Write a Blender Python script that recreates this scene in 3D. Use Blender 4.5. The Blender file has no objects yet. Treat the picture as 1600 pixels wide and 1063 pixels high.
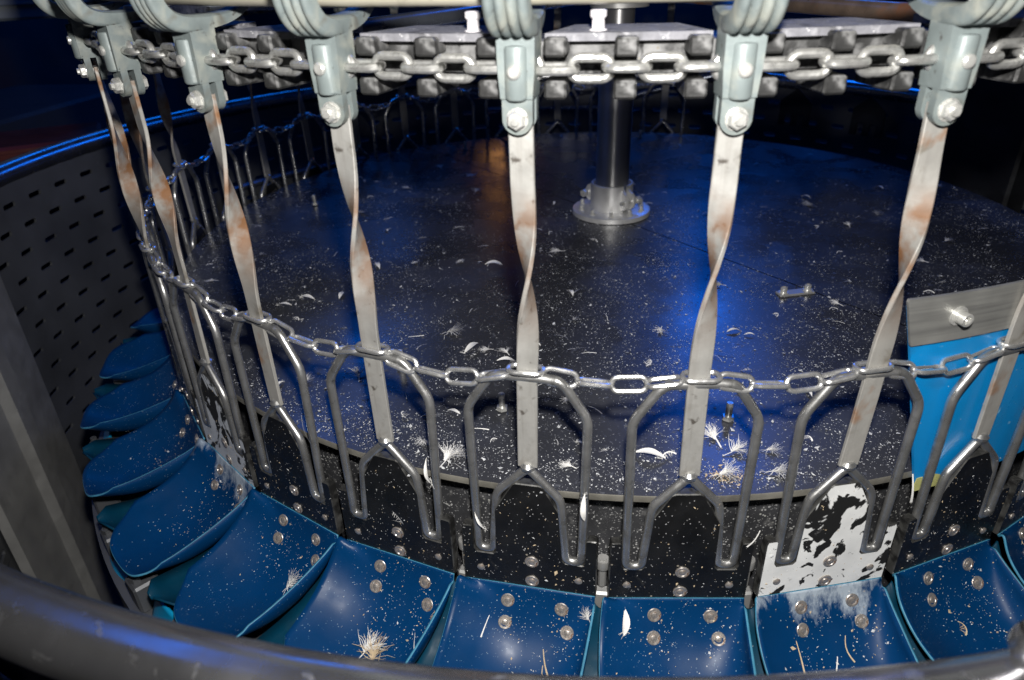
import bpy, math, random
from mathutils import Vector, Matrix, noise as mnoise
random.seed(7)
PI = math.pi
S = bpy.context.scene
COL = S.collection
rad = math.radians

# ------------------------------------------------------------------ camera
cam_d = bpy.data.cameras.new("camera")
cam = bpy.data.objects.new("camera", cam_d)
COL.objects.link(cam)
fwd = Vector((-0.12903297, 0.86706222, -0.48120016))
rgt = Vector((0.99083512, 0.13228217, -0.02733483))
upv = Vector((-0.03995321, 0.48031711, 0.87618446))
CAM = Vector((0, -1.6862, 0.5920))
M = Matrix((rgt, upv, -fwd)).transposed().to_4x4()
M.translation = CAM
cam.matrix_world = M
cam_d.sensor_width = 36
cam_d.lens = 24.80
cam_d.clip_start = 0.02
cam_d.clip_end = 60
cam_d.dof.use_dof = True
cam_d.dof.focus_distance = 1.02
cam_d.dof.aperture_fstop = 4.6
S.camera = cam

# ------------------------------------------------------------------ world and lamps (indoor, flash + blue hall lamps)
world = bpy.data.worlds.new("World")
S.world = world
world.use_nodes = True
world.node_tree.nodes["Background"].inputs[0].default_value = (0.01, 0.06, 0.32, 1)
world.node_tree.nodes["Background"].inputs[1].default_value = 0.014

def lamp(name, kind, loc, energy, color, size=None, size_y=None, target=None, spread=None):
    d = bpy.data.lights.new(name, kind)
    d.energy = energy
    d.color = color
    if kind == 'AREA':
        d.shape = 'RECTANGLE'
        d.size = size
        d.size_y = size_y
        if spread: d.spread = spread
    else:
        d.shadow_soft_size = size
    o = bpy.data.objects.new(name, d)
    COL.objects.link(o)
    o.location = loc
    if target is not None:
        o.rotation_euler = (Vector(target) - Vector(loc)).to_track_quat('-Z', 'Y').to_euler()
    return o
# the photographer's flash gun, just above the lens
lamp("camera_flash", 'SPOT', CAM + upv * 0.135 + rgt * 0.02 - fwd * 0.03, 68, (1, 0.97, 0.93), 0.02, target=(-0.05, -0.45, 0.10))
bpy.data.lights["camera_flash"].spot_size = rad(160)
bpy.data.lights["camera_flash"].spot_blend = 0.4
# blue strip lamps of the hall, over and behind the machine
lamp("blue_hall_lamp", 'AREA', (0.84, 3.7, 2.35), 46, (0.004, 0.17, 1.0), 0.5, 3.6)
lamp("blue_hall_lamp", 'AREA', (-2.2, 3.6, 2.6), 22, (0.004, 0.19, 1.0), 0.35, 3.0)
lamp("blue_hall_lamp", 'AREA', (-1.9, -0.2, 2.5), 6, (0.01, 0.18, 1.0), 0.12, 2.2)
# low blue strip lamp behind the tub (seen through its slots) and a warm work lamp mirrored in the deck
lamp("blue_low_lamp", 'AREA', (-0.25, 2.4, -0.12), 3.2, (0.004, 0.16, 1.0), 1.9, 0.42, target=(-0.25, 0, -0.12))
lamp("warm_work_lamp", 'AREA', (-0.74, 3.1, 0.74), 0.4, (1.0, 0.45, 0.14), 0.20, 0.26, target=(-0.2, 0, 0.0))
S.view_settings.view_transform = 'Standard'
S.view_settings.look = 'None'
S.view_settings.exposure = 0
S.view_settings.gamma = 1

# ------------------------------------------------------------------ materials
def material(name, base, rough=0.5, metal=0.0, var=0.15, vscale=8.0, bump=0.1, bscale=60.0, spots=None, grime=None, streak=None, spec=0.5, coat=0.0):
    m = bpy.data.materials.new(name)
    m.use_nodes = True
    nt = m.node_tree
    N, L = nt.nodes, nt.links
    b = N["Principled BSDF"]
    b.inputs["Metallic"].default_value = metal
    b.inputs["Specular IOR Level"].default_value = spec
    b.inputs["Coat Weight"].default_value = coat
    tc = N.new("ShaderNodeTexCoord")
    co = tc.outputs["Object"]
    def noise(scale, detail=4, dist=0.0, vec=None):
        n = N.new("ShaderNodeTexNoise")
        n.inputs["Scale"].default_value = scale
        n.inputs["Detail"].default_value = detail
        n.inputs["Distortion"].default_value = dist
        L.new(vec or co, n.inputs["Vector"])
        return n.outputs["Fac"]
    def ramp(fac, p0, p1, c0=(0, 0, 0, 1), c1=(1, 1, 1, 1)):
        r = N.new("ShaderNodeValToRGB")
        r.color_ramp.elements[0].position = p0
        r.color_ramp.elements[1].position = p1
        r.color_ramp.elements[0].color = c0
        r.color_ramp.elements[1].color = c1
        L.new(fac, r.inputs[0])
        return r.outputs[0]
    def mix(fac, a, c):
        x = N.new("ShaderNodeMix")
        x.data_type = 'RGBA'
        L.new(fac, x.inputs[0])
        for sock, v in ((x.inputs[6], a), (x.inputs[7], c)):
            if isinstance(v, tuple): sock.default_value = v
            else: L.new(v, sock)
        return x.outputs[2]
    lo = tuple(c * (1 - var) for c in base) + (1,)
    hi = tuple(min(1, c * (1 + var)) for c in base) + (1,)
    col = ramp(noise(vscale), 0.3, 0.7, lo, hi)
    rg = ramp(noise(vscale * 2.3, 5), 0.3, 0.7, (rough * 0.75,) * 3 + (1,), (min(1, rough * 1.3),) * 3 + (1,))
    if streak:      # (colour, scale xyz, lo, hi)
        mp = N.new("ShaderNodeMapping")
        mp.inputs["Scale"].default_value = streak[1]
        L.new(co, mp.inputs[0])
        col = mix(ramp(noise(1.0, 5, 0.3, mp.outputs[0]), streak[2], streak[3]), col, streak[0] + (1,))
    if grime:       # list of (colour, scale, lo, hi[, distortion])
        for g in grime:
            f = ramp(noise(g[1], 8, g[4] if len(g) > 4 else 0.4), g[2], g[3])
            col = mix(f, col, g[0] + (1,))
            rg = mix(f, rg, (0.75, 0.75, 0.75, 1))
    if spots:       # list of (colour, scale, radius)
        for s in spots:
            v = N.new("ShaderNodeTexVoronoi")
            v.inputs["Scale"].default_value = s[1]
            mp = N.new("ShaderNodeMapping")
            mp.inputs["Location"].default_value = (s[1] * .37, 1.7, 3.1)
            L.new(co, mp.inputs[0])
            L.new(mp.outputs[0], v.inputs["Vector"])
            f = ramp(v.outputs["Distance"], s[2] * 0.7, s[2], (1, 1, 1, 1), (0, 0, 0, 1))
            f2 = ramp(noise(s[1] * 0.35, 2), 0.5, 0.56)
            mm = N.new("ShaderNodeMath")
            mm.operation = 'MULTIPLY'
            L.new(f, mm.inputs[0])
            L.new(f2, mm.inputs[1])
            col = mix(mm.outputs[0], col, s[0] + (1,))
    L.new(col, b.inputs["Base Color"])
    L.new(rg, b.inputs["Roughness"])
    if bump:
        bp = N.new("ShaderNodeBump")
        bp.inputs["Strength"].default_value = bump
        bp.inputs["Distance"].default_value = 0.002
        L.new(noise(bscale, 5), bp.inputs["Height"])
        L.new(bp.outputs[0], b.inputs["Normal"])
    m["nodes_note"] = name
    return m

MAT = dict(
    deck=material("deck_steel", (0.060, 0.062, 0.070), 0.26, 0.38, 0.35, 3, 0.05, 20,
                  grime=[((0.07, 0.075, 0.085), 5, 0.55, 0.85), ((0.16, 0.165, 0.17), 90, 0.62, 0.74)], spots=[((0.4, 0.41, 0.42), 260, 0.20), ((0.45, 0.45, 0.45), 130, 0.11)]),
    deck_edge=material("deck_edge_metal", (0.22, 0.21, 0.18), 0.5, 0.5, 0.4, 25, 0.2, 90),
    bar=material("galvanised_bar", (0.375, 0.37, 0.35), 0.48, 0.35, 0.15, 22, 0.15, 150,
                 streak=((0.30, 0.29, 0.27), (160, 160, 9), 0.50, 0.75), grime=[((0.17, 0.15, 0.125), 24, 0.56, 0.76), ((0.09, 0.08, 0.07), 70, 0.62, 0.72)]),
    barrust=material("galvanised_bar_rusty", (0.37, 0.36, 0.335), 0.5, 0.3, 0.15, 22, 0.15, 150,
                 streak=((0.30, 0.29, 0.27), (160, 160, 9), 0.50, 0.75), grime=[((0.26, 0.13, 0.06), 16, 0.57, 0.68), ((0.15, 0.13, 0.10), 30, 0.57, 0.76)]),
    wire=material("shackle_wire_steel", (0.50, 0.50, 0.49), 0.30, 0.85, 0.2, 30, 0.08, 120, grime=[((0.06, 0.06, 0.06), 45, 0.55, 0.72)]),
    chrome=material("chain_steel", (0.66, 0.66, 0.65), 0.26, 0.82, 0.12, 60, 0.03, 200),
    link=material("worn_chain_steel", (0.55, 0.55, 0.53), 0.33, 0.75, 0.2, 60, 0.1, 220, grime=[((0.07, 0.07, 0.065), 70, 0.54, 0.68)]),
    zinc=material("grey_cast_bracket", (0.165, 0.195, 0.195), 0.45, 0.08, 0.18, 26, 0.2, 160, grime=[((0.27, 0.28, 0.245), 34, 0.50, 0.72), ((0.11, 0.095, 0.07), 22, 0.60, 0.74), ((0.05, 0.045, 0.04), 75, 0.64, 0.72)]),
    bolt=material("bright_bolt", (0.66, 0.66, 0.63), 0.3, 0.6, 0.15, 90, 0.1, 300, grime=[((0.15, 0.13, 0.1), 160, 0.62, 0.72)]),
    rivet=material("rivet_steel", (0.50, 0.46, 0.42), 0.35, 0.7, 0.3, 200, 0.1, 300, grime=[((0.2, 0.1, 0.05), 220, 0.58, 0.7)]),
    black=material("black_plate", (0.008, 0.008, 0.008), 0.38, 0.0, 0.4, 20, 0.12, 80, grime=[((0.05, 0.05, 0.045), 30, 0.66, 0.8)], spots=[((0.30, 0.27, 0.22), 95, 0.16), ((0.4, 0.4, 0.4), 210, 0.18)]),
    drum=material("black_drum", (0.045, 0.046, 0.050), 0.4, 0.2, 0.4, 12, 0.1, 60, grime=[((0.12, 0.12, 0.12), 70, 0.58, 0.72)], spots=[((0.5, 0.5, 0.5), 190, 0.30), ((0.45, 0.45, 0.42), 110, 0.2), ((0.4, 0.4, 0.4), 330, 0.3)]),
    worn=material("peeling_white_plate", (0.80, 0.81, 0.80), 0.55, 0.0, 0.1, 20, 0.15, 80, grime=[((0.006, 0.006, 0.006), 17, 0.525, 0.54, 0.9), ((0.008, 0.008, 0.008), 46, 0.60, 0.62, 0.5), ((0.3, 0.3, 0.3), 60, 0.68, 0.8)]),
    worn2=material("half_peeled_plate", (0.68, 0.71, 0.74), 0.5, 0.0, 0.15, 20, 0.15, 80, grime=[((0.006, 0.006, 0.006), 17, 0.48, 0.51, 1.2)]),
    blue=material("blue_scoop", (0.001, 0.036, 0.122), 0.38, 0.0, 0.10, 12, 0.05, 40, spots=[((0.32, 0.40, 0.48), 120, 0.10), ((0.2, 0.3, 0.4), 260, 0.16)], spec=0.17),
    bluesmear=material("blue_scoop_smeared", (0.001, 0.036, 0.122), 0.4, 0.0, 0.10, 12, 0.05, 40, spots=[((0.32, 0.40, 0.48), 120, 0.11)], spec=0.15),
    blueedge=material("blue_sheet_edge", (0.05, 0.22, 0.34), 0.5, 0.0, 0.2, 60, 0.1, 80),
    cyan=material("cyan_lip", (0.003, 0.27, 0.52), 0.4, 0.0, 0.1, 20, 0.05, 60, spots=[((0.15, 0.13, 0.1), 90, 0.1)]),
    panel=material("bright_blue_panel", (0.002, 0.22, 0.55), 0.35, 0.0, 0.08, 8, 0.05, 60, grime=[((0.001, 0.14, 0.36), 14, 0.56, 0.8), ((0.25, 0.45, 0.55), 60, 0.70, 0.78)], spots=[((0.4, 0.5, 0.55), 90, 0.08)]),
    glue=material("old_yellow_sealant", (0.42, 0.42, 0.16), 0.7, 0.0, 0.2, 40, 0.3, 60),
    strip=material("brushed_strip", (0.36, 0.36, 0.34), 0.42, 0.55, 0.12, 20, 0.08, 60, streak=((0.26, 0.26, 0.25), (6, 6, 170), 0.45, 0.7)),
    stainless=material("stainless", (0.42, 0.42, 0.41), 0.45, 0.55, 0.12, 10, 0.04, 60, grime=[((0.2, 0.2, 0.2), 14, 0.6, 0.8)]),
    rim=material("rim_tube_steel", (0.36, 0.36, 0.37), 0.23, 0.95, 0.08, 8, 0.03, 40, grime=[((0.30, 0.30, 0.29), 50, 0.62, 0.8)]),
    tub=material("tub_sheet", (0.10, 0.105, 0.115), 0.45, 0.35, 0.25, 5, 0.05, 40, grime=[((0.16, 0.16, 0.16), 60, 0.72, 0.8)]),
    post=material("shaft_steel", (0.55, 0.55, 0.55), 0.36, 0.9, 0.1, 12, 0.0, 60),
    dark=material("dark_iron", (0.050, 0.050, 0.050), 0.45, 0.4, 0.5, 45, 0.5, 70, grime=[((0.24, 0.24, 0.24), 42, 0.44, 0.64), ((0.015, 0.015, 0.015), 60, 0.58, 0.68)], spots=[((0.2, 0.18, 0.15), 120, 0.16)]),
    dusty=material("dusty_grey_plate", (0.19, 0.19, 0.21), 0.75, 0.0, 0.25, 30, 0.4, 180, grime=[((0.06, 0.06, 0.065), 32, 0.50, 0.68), ((0.33, 0.33, 0.35), 80, 0.58, 0.7)], spots=[((0.6, 0.6, 0.6), 240, 0.2)]),
    bright=material("bright_machined_steel", (0.72, 0.72, 0.71), 0.42, 0.6, 0.1, 20, 0.03, 60),
    housing=material("dark_housing", (0.012, 0.013, 0.016), 0.5, 0.2, 0.4, 6, 0.1, 40, grime=[((0.03, 0.035, 0.045), 9, 0.5, 0.8)]),
    redbox=material("dull_red_plastic", (0.10, 0.012, 0.010), 0.6, 0.0, 0.3, 6, 0.1, 40),
    teal=material("teal_flap", (0.001, 0.036, 0.070), 0.5, 0.0, 0.15, 20, 0.1, 60, spots=[((0.3, 0.36, 0.4), 130, 0.1)], spec=0.2),
    plate_edge=material("worn_plate_edge", (0.075, 0.075, 0.072), 0.4, 0.4, 0.5, 60, 0.2, 90, grime=[((0.01, 0.01, 0.01), 40, 0.5, 0.6)]),
    rail=material("cream_rail", (0.50, 0.47, 0.38), 0.5, 0.1, 0.12, 6, 0.08, 60, grime=[((0.2, 0.17, 0.13), 20, 0.62, 0.75)]),
    rust=material("rusty_rod", (0.22, 0.16, 0.12), 0.35, 0.6, 0.3, 30, 0.1, 60, grime=[((0.3, 0.12, 0.05), 14, 0.5, 0.7)]),
    feather=material("feather_white", (0.80, 0.79, 0.76), 0.8, 0.0, 0.06, 60, 0.0),
    straw=material("feather_straw", (0.55, 0.43, 0.28), 0.8, 0.0, 0.25, 60, 0.0),
    dust=material("dust_flake", (0.56, 0.57, 0.58), 0.8, 0.0, 0.35, 90, 0.0),
    floor=material("wet_floor", (0.02, 0.02, 0.022), 0.35, 0.0, 0.4, 3, 0.1, 20),
    wall=material("hall_wall", (0.022, 0.025, 0.03), 0.7, 0.0, 0.3, 1.2, 0.1, 6, grime=[((0.05, 0.015, 0.012), 1.6, 0.56, 0.75)]),
    pale=material("pale_wall_panel", (0.20, 0.23, 0.26), 0.6, 0.0, 0.1, 2, 0.05, 10),
    bluepipe=material("painted_pipe", (0.30, 0.33, 0.40), 0.26, 0.85, 0.2, 8, 0.05, 40),
    white_cap=material("white_bolt_cap", (0.72, 0.70, 0.72), 0.5, 0.0, 0.1, 60, 0.1, 90),
)

# rust in the twisted middle of the bars, where the zinc is cracked: stays with the bar
def add_twist_rust(m, amount):
    nt = m.node_tree; N, L = nt.nodes, nt.links
    b = N["Principled BSDF"]
    src = b.inputs["Base Color"].links[0].from_socket
    tc = N.new("ShaderNodeTexCoord"); sp = N.new("ShaderNodeSeparateXYZ")
    L.new(tc.outputs["Object"], sp.inputs[0])
    mr = N.new("ShaderNodeMapRange"); mr.interpolation_type = 'SMOOTHSTEP'
    L.new(sp.outputs[2], mr.inputs[0])
    mr.inputs[1].default_value = 0.30; mr.inputs[2].default_value = 0.42
    mr2 = N.new("ShaderNodeMapRange"); mr2.interpolation_type = 'SMOOTHSTEP'
    L.new(sp.outputs[2], mr2.inputs[0])
    mr2.inputs[1].default_value = 0.50; mr2.inputs[2].default_value = 0.44
    n = N.new("ShaderNodeTexNoise"); n.inputs["Scale"].default_value = 26; n.inputs["Detail"].default_value = 6
    L.new(tc.outputs["Object"], n.inputs["Vector"])
    rr = N.new("ShaderNodeMapRange"); L.new(n.outputs["Fac"], rr.inputs[0])
    rr.inputs[1].default_value = 0.40; rr.inputs[2].default_value = 0.58; rr.inputs[4].default_value = amount
    a = N.new("ShaderNodeMath"); a.operation = 'MULTIPLY'; L.new(mr.outputs[0], a.inputs[0]); L.new(mr2.outputs[0], a.inputs[1])
    c = N.new("ShaderNodeMath"); c.operation = 'MULTIPLY'; L.new(a.outputs[0], c.inputs[0]); L.new(rr.outputs[0], c.inputs[1])
    x = N.new("ShaderNodeMix"); x.data_type = 'RGBA'; L.new(c.outputs[0], x.inputs[0]); L.new(src, x.inputs[6]); x.inputs[7].default_value = (0.24, 0.115, 0.05, 1)
    L.new(x.outputs[2], b.inputs["Base Color"])
add_twist_rust(MAT['bar'], 0.8)
add_twist_rust(MAT['barrust'], 1.0)

def add_smear(m, zlo, zhi, col):
    nt = m.node_tree; N, L = nt.nodes, nt.links
    b = N["Principled BSDF"]
    src = b.inputs["Base Color"].links[0].from_socket
    tc = N.new("ShaderNodeTexCoord"); sp = N.new("ShaderNodeSeparateXYZ"); L.new(tc.outputs["Object"], sp.inputs[0])
    mr = N.new("ShaderNodeMapRange"); L.new(sp.outputs[1], mr.inputs[0]); mr.inputs[1].default_value = zlo; mr.inputs[2].default_value = zhi; mr.inputs[4].default_value = 0.42
    mp = N.new("ShaderNodeMapping"); mp.inputs["Rotation"].default_value = (0, 0, 0.35); mp.inputs["Scale"].default_value = (24, 11, 11); L.new(tc.outputs["Object"], mp.inputs[0])
    n = N.new("ShaderNodeTexNoise"); n.inputs["Scale"].default_value = 1; n.inputs["Detail"].default_value = 9; n.inputs["Roughness"].default_value = 0.7; L.new(mp.outputs[0], n.inputs["Vector"])
    a = N.new("ShaderNodeMath"); a.operation = 'ADD'; L.new(mr.outputs[0], a.inputs[0]); L.new(n.outputs["Fac"], a.inputs[1])
    r = N.new("ShaderNodeMapRange"); L.new(a.outputs[0], r.inputs[0]); r.inputs[1].default_value = 0.80; r.inputs[2].default_value = 0.95; r.inputs[4].default_value = 0.85
    x = N.new("ShaderNodeMix"); x.data_type = 'RGBA'; L.new(r.outputs[0], x.inputs[0]); L.new(src, x.inputs[6]); x.inputs[7].default_value = col
    L.new(x.outputs[2], b.inputs["Base Color"])
add_smear(MAT['bluesmear'], -0.085, -0.012, (0.45, 0.52, 0.58, 1))

def brushed(m, rough, aniso):
    nt = m.node_tree; b = nt.nodes["Principled BSDF"]
    for l in list(b.inputs["Roughness"].links): nt.links.remove(l)
    b.inputs["Roughness"].default_value = rough
    b.inputs["Anisotropic"].default_value = aniso
    b.inputs["Anisotropic Rotation"].default_value = 0.25
    t = nt.nodes.new("ShaderNodeTangent"); t.direction_type = 'RADIAL'; t.axis = 'Z'
    nt.links.new(t.outputs[0], b.inputs["Tangent"])
brushed(MAT['post'], 0.46, 0.85)

# ------------------------------------------------------------------ mesh helpers
class MB:
    def __init__(s): s.v = []; s.f = []; s.mi = []
    def add(s, verts, faces, mi=0):
        o = len(s.v)
        s.v += [tuple(v) for v in verts]
        s.f += [tuple(i + o for i in f) for f in faces]
        s.mi += [mi] * len(faces)
        return s
    def tube(s, path, r, n=10, closed=False, caps=True, mi=0):
        P = [Vector(p) for p in path]
        m = len(P)
        T = []
        for i in range(m):
            a = P[(i - 1) % m] if (closed or i > 0) else P[i]
            b = P[(i + 1) % m] if (closed or i < m - 1) else P[i]
            T.append((b - a).normalized())
        up = Vector((0, 0, 1)) if abs(T[0].z) < 0.9 else Vector((0, 1, 0))
        nrm = (up - T[0] * up.dot(T[0])).normalized()
        vs = []
        for i in range(m):
            nrm = (nrm - T[i] * nrm.dot(T[i])).normalized()
            bn = T[i].cross(nrm)
            rr = r[i] if isinstance(r, (list, tuple)) else r
            for j in range(n):
                a = 2 * PI * j / n
                vs.append(P[i] + (nrm * math.cos(a) + bn * math.sin(a)) * rr)
        fs = []
        for i in range(m if closed else m - 1):
            for j in range(n):
                a, b = i * n + j, i * n + (j + 1) % n
                c, d = ((i + 1) % m) * n + (j + 1) % n, ((i + 1) % m) * n + j
                fs.append((a, b, c, d))
        if caps and not closed:
            fs.append(tuple(range(n))[::-1])
            fs.append(tuple(range((m - 1) * n, m * n)))
        return s.add(vs, fs, mi)
    def lathe(s, prof, n=16, mat=None, cap=True, mi=0, a0=0, a1=2 * PI):
        full = abs(a1 - a0 - 2 * PI) < 1e-6
        cnt = n if full else n + 1
        vs = []
        for (r, z) in prof:
            for j in range(cnt):
                a = a0 + (a1 - a0) * j / n
                vs.append(Vector((r * math.sin(a), -r * math.cos(a), z)))
        fs = []
        for i in range(len(prof) - 1):
            for j in range(n):
                k = (j + 1) % cnt
                fs.append((i * cnt + j, i * cnt + k, (i + 1) * cnt + k, (i + 1) * cnt + j))
        if cap and full:
            if prof[0][0] > 1e-6: fs.append(tuple(range(cnt))[::-1])
            if prof[-1][0] > 1e-6: fs.append(tuple((len(prof) - 1) * cnt + j for j in range(cnt)))
        if mat is not None: vs = [mat @ v for v in vs]
        return s.add(vs, fs, mi)
    def box(s, x0, x1, y0, y1, z0, z1, b=0.0, mat=None, mi=0):
        if b <= 0:
            vs = [Vector((x, y, z)) for z in (z0, z1) for y in (y0, y1) for x in (x0, x1)]
            fs = [(0, 2, 3, 1), (4, 5, 7, 6), (0, 1, 5, 4), (2, 6, 7, 3), (0, 4, 6, 2), (1, 3, 7, 5)]
        else:
            def ring(ix, z): return [Vector((x, y, z)) for x, y in ((x0 + ix, y0), (x1 - ix, y0), (x1, y0 + ix), (x1, y1 - ix), (x1 - ix, y1), (x0 + ix, y1), (x0, y1 - ix), (x0, y0 + ix))]
            def ring2(z): return [Vector((x, y, z)) for x, y in ((x0 + b, y0 + b), (x1 - b, y0 + b), (x1 - b, y0 + b), (x1 - b, y1 - b), (x1 - b, y1 - b), (x0 + b, y1 - b), (x0 + b, y1 - b), (x0 + b, y0 + b))]
            def ring3(z): return [Vector((min(max(v.x, x0 + b), x1 - b), min(max(v.y, y0 + b), y1 - b), z)) for v in ring(b, z)]
            vs = ring3(z0) + ring(b, z0 + b) + ring(b, z1 - b) + ring3(z1)
            fs = [(0, 7, 5, 3), ]
            fs = []
            for k in range(3):
                for j in range(8):
                    fs.append((k * 8 + j, k * 8 + (j + 1) % 8, (k + 1) * 8 + (j + 1) % 8, (k + 1) * 8 + j))
            fs.append(tuple(range(8))[::-1]); fs.append(tuple(range(24, 32)))
        if mat is not None: vs = [mat @ v for v in vs]
        return s.add(vs, fs, mi)
    def prism(s, poly, y0, y1, mi=0, mat=None, side_mi=None):      # poly in (x, z), extruded along y
        n = len(poly)
        vs = [Vector((x, y0, z)) for x, z in poly] + [Vector((x, y1, z)) for x, z in poly]
        caps = [tuple(range(n)), tuple(range(n, 2 * n))[::-1]]
        sides = [(i, i + n, (i + 1) % n + n, (i + 1) % n) for i in range(n)]
        if mat is not None: vs = [mat @ v for v in vs]
        s.add(vs, caps + sides, mi)
        if side_mi is not None: s.mi[-n:] = [side_mi] * n
        return s
    def mesh(s, name, mats, smooth=True, angle=35):
        me = bpy.data.meshes.new(name)
        me.from_pydata(s.v, [], s.f)
        if not isinstance(mats, (list, tuple)): mats = [mats]
        for m in mats: me.materials.append(m)
        if len(mats) > 1: me.polygons.foreach_set("material_index", s.mi)
        me.validate(clean_customdata=False)
        import bmesh
        bm = bmesh.new(); bm.from_mesh(me)
        bmesh.ops.remove_doubles(bm, verts=bm.verts, dist=1e-6)
        bmesh.ops.recalc_face_normals(bm, faces=bm.faces)
        ca = rad(angle)
        for f in bm.faces: f.smooth = smooth
        for e in bm.edges:
            if len(e.link_faces) == 2 and e.calc_face_angle(0) > ca: e.smooth = False
        bm.to_mesh(me); bm.free()
        return me

def obj(name, me, parent=None, loc=None, rot=None, label=None, cat=None, group=None, kind=None):
    o = bpy.data.objects.new(name, me)
    COL.objects.link(o)
    if parent is not None: o.parent = parent
    if loc is not None: o.location = loc
    if rot is not None: o.rotation_euler = rot
    if label: o["label"] = label
    if cat: o["category"] = cat
    if group: o["group"] = group
    if kind: o["kind"] = kind
    return o

def fillet(pts, r, n=5, closed=False):
    out = []
    m = len(pts)
    P = [Vector(p) for p in pts]
    for i in range(m):
        if not closed and i in (0, m - 1): out.append(P[i]); continue
        a, b, c = P[i - 1], P[i], P[(i + 1) % m]
        rr = r[i] if isinstance(r, (list, tuple)) else r
        da = min(rr, (a - b).length * 0.48); dc = min(rr, (c - b).length * 0.48)
        p0 = b + (a - b).normalized() * da; p2 = b + (c - b).normalized() * dc
        for j in range(n + 1):
            t = j / n
            out.append(p0 * (1 - t) ** 2 + b * 2 * t * (1 - t) + p2 * t * t)
    return out

ORD = ['first', 'second', 'third', 'fourth', 'fifth', 'sixth', 'seventh', 'eighth', 'ninth', 'tenth', 'eleventh', 'twelfth']
NU = 33
PITCH = 360 / NU
def ang(k): return -15.76 + k * PITCH
def cyl(a_deg, r, z): a = rad(a_deg); return Vector((r * math.sin(a), -r * math.cos(a), z))
ARC = range(-16, 7)         # the part of the ring that the photograph shows

# ================================================================== SETTING
fl = MB(); fl.box(-8, 8, -4, 9, -1.3, -1.22)
obj("floor", fl.mesh("floor", MAT['floor']), kind="structure")
# hall walls behind
bw = MB(); bw.box(-8, 8, 6.4, 6.6, -1.22, 4)
obj("back_wall", bw.mesh("back_wall", MAT['wall']), kind="structure")
lw = MB(); lw.box(-4.2, -4.0, -4, 6.38, -1.22, 4)
obj("left_wall", lw.mesh("left_wall", MAT['wall']), kind="structure")

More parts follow.
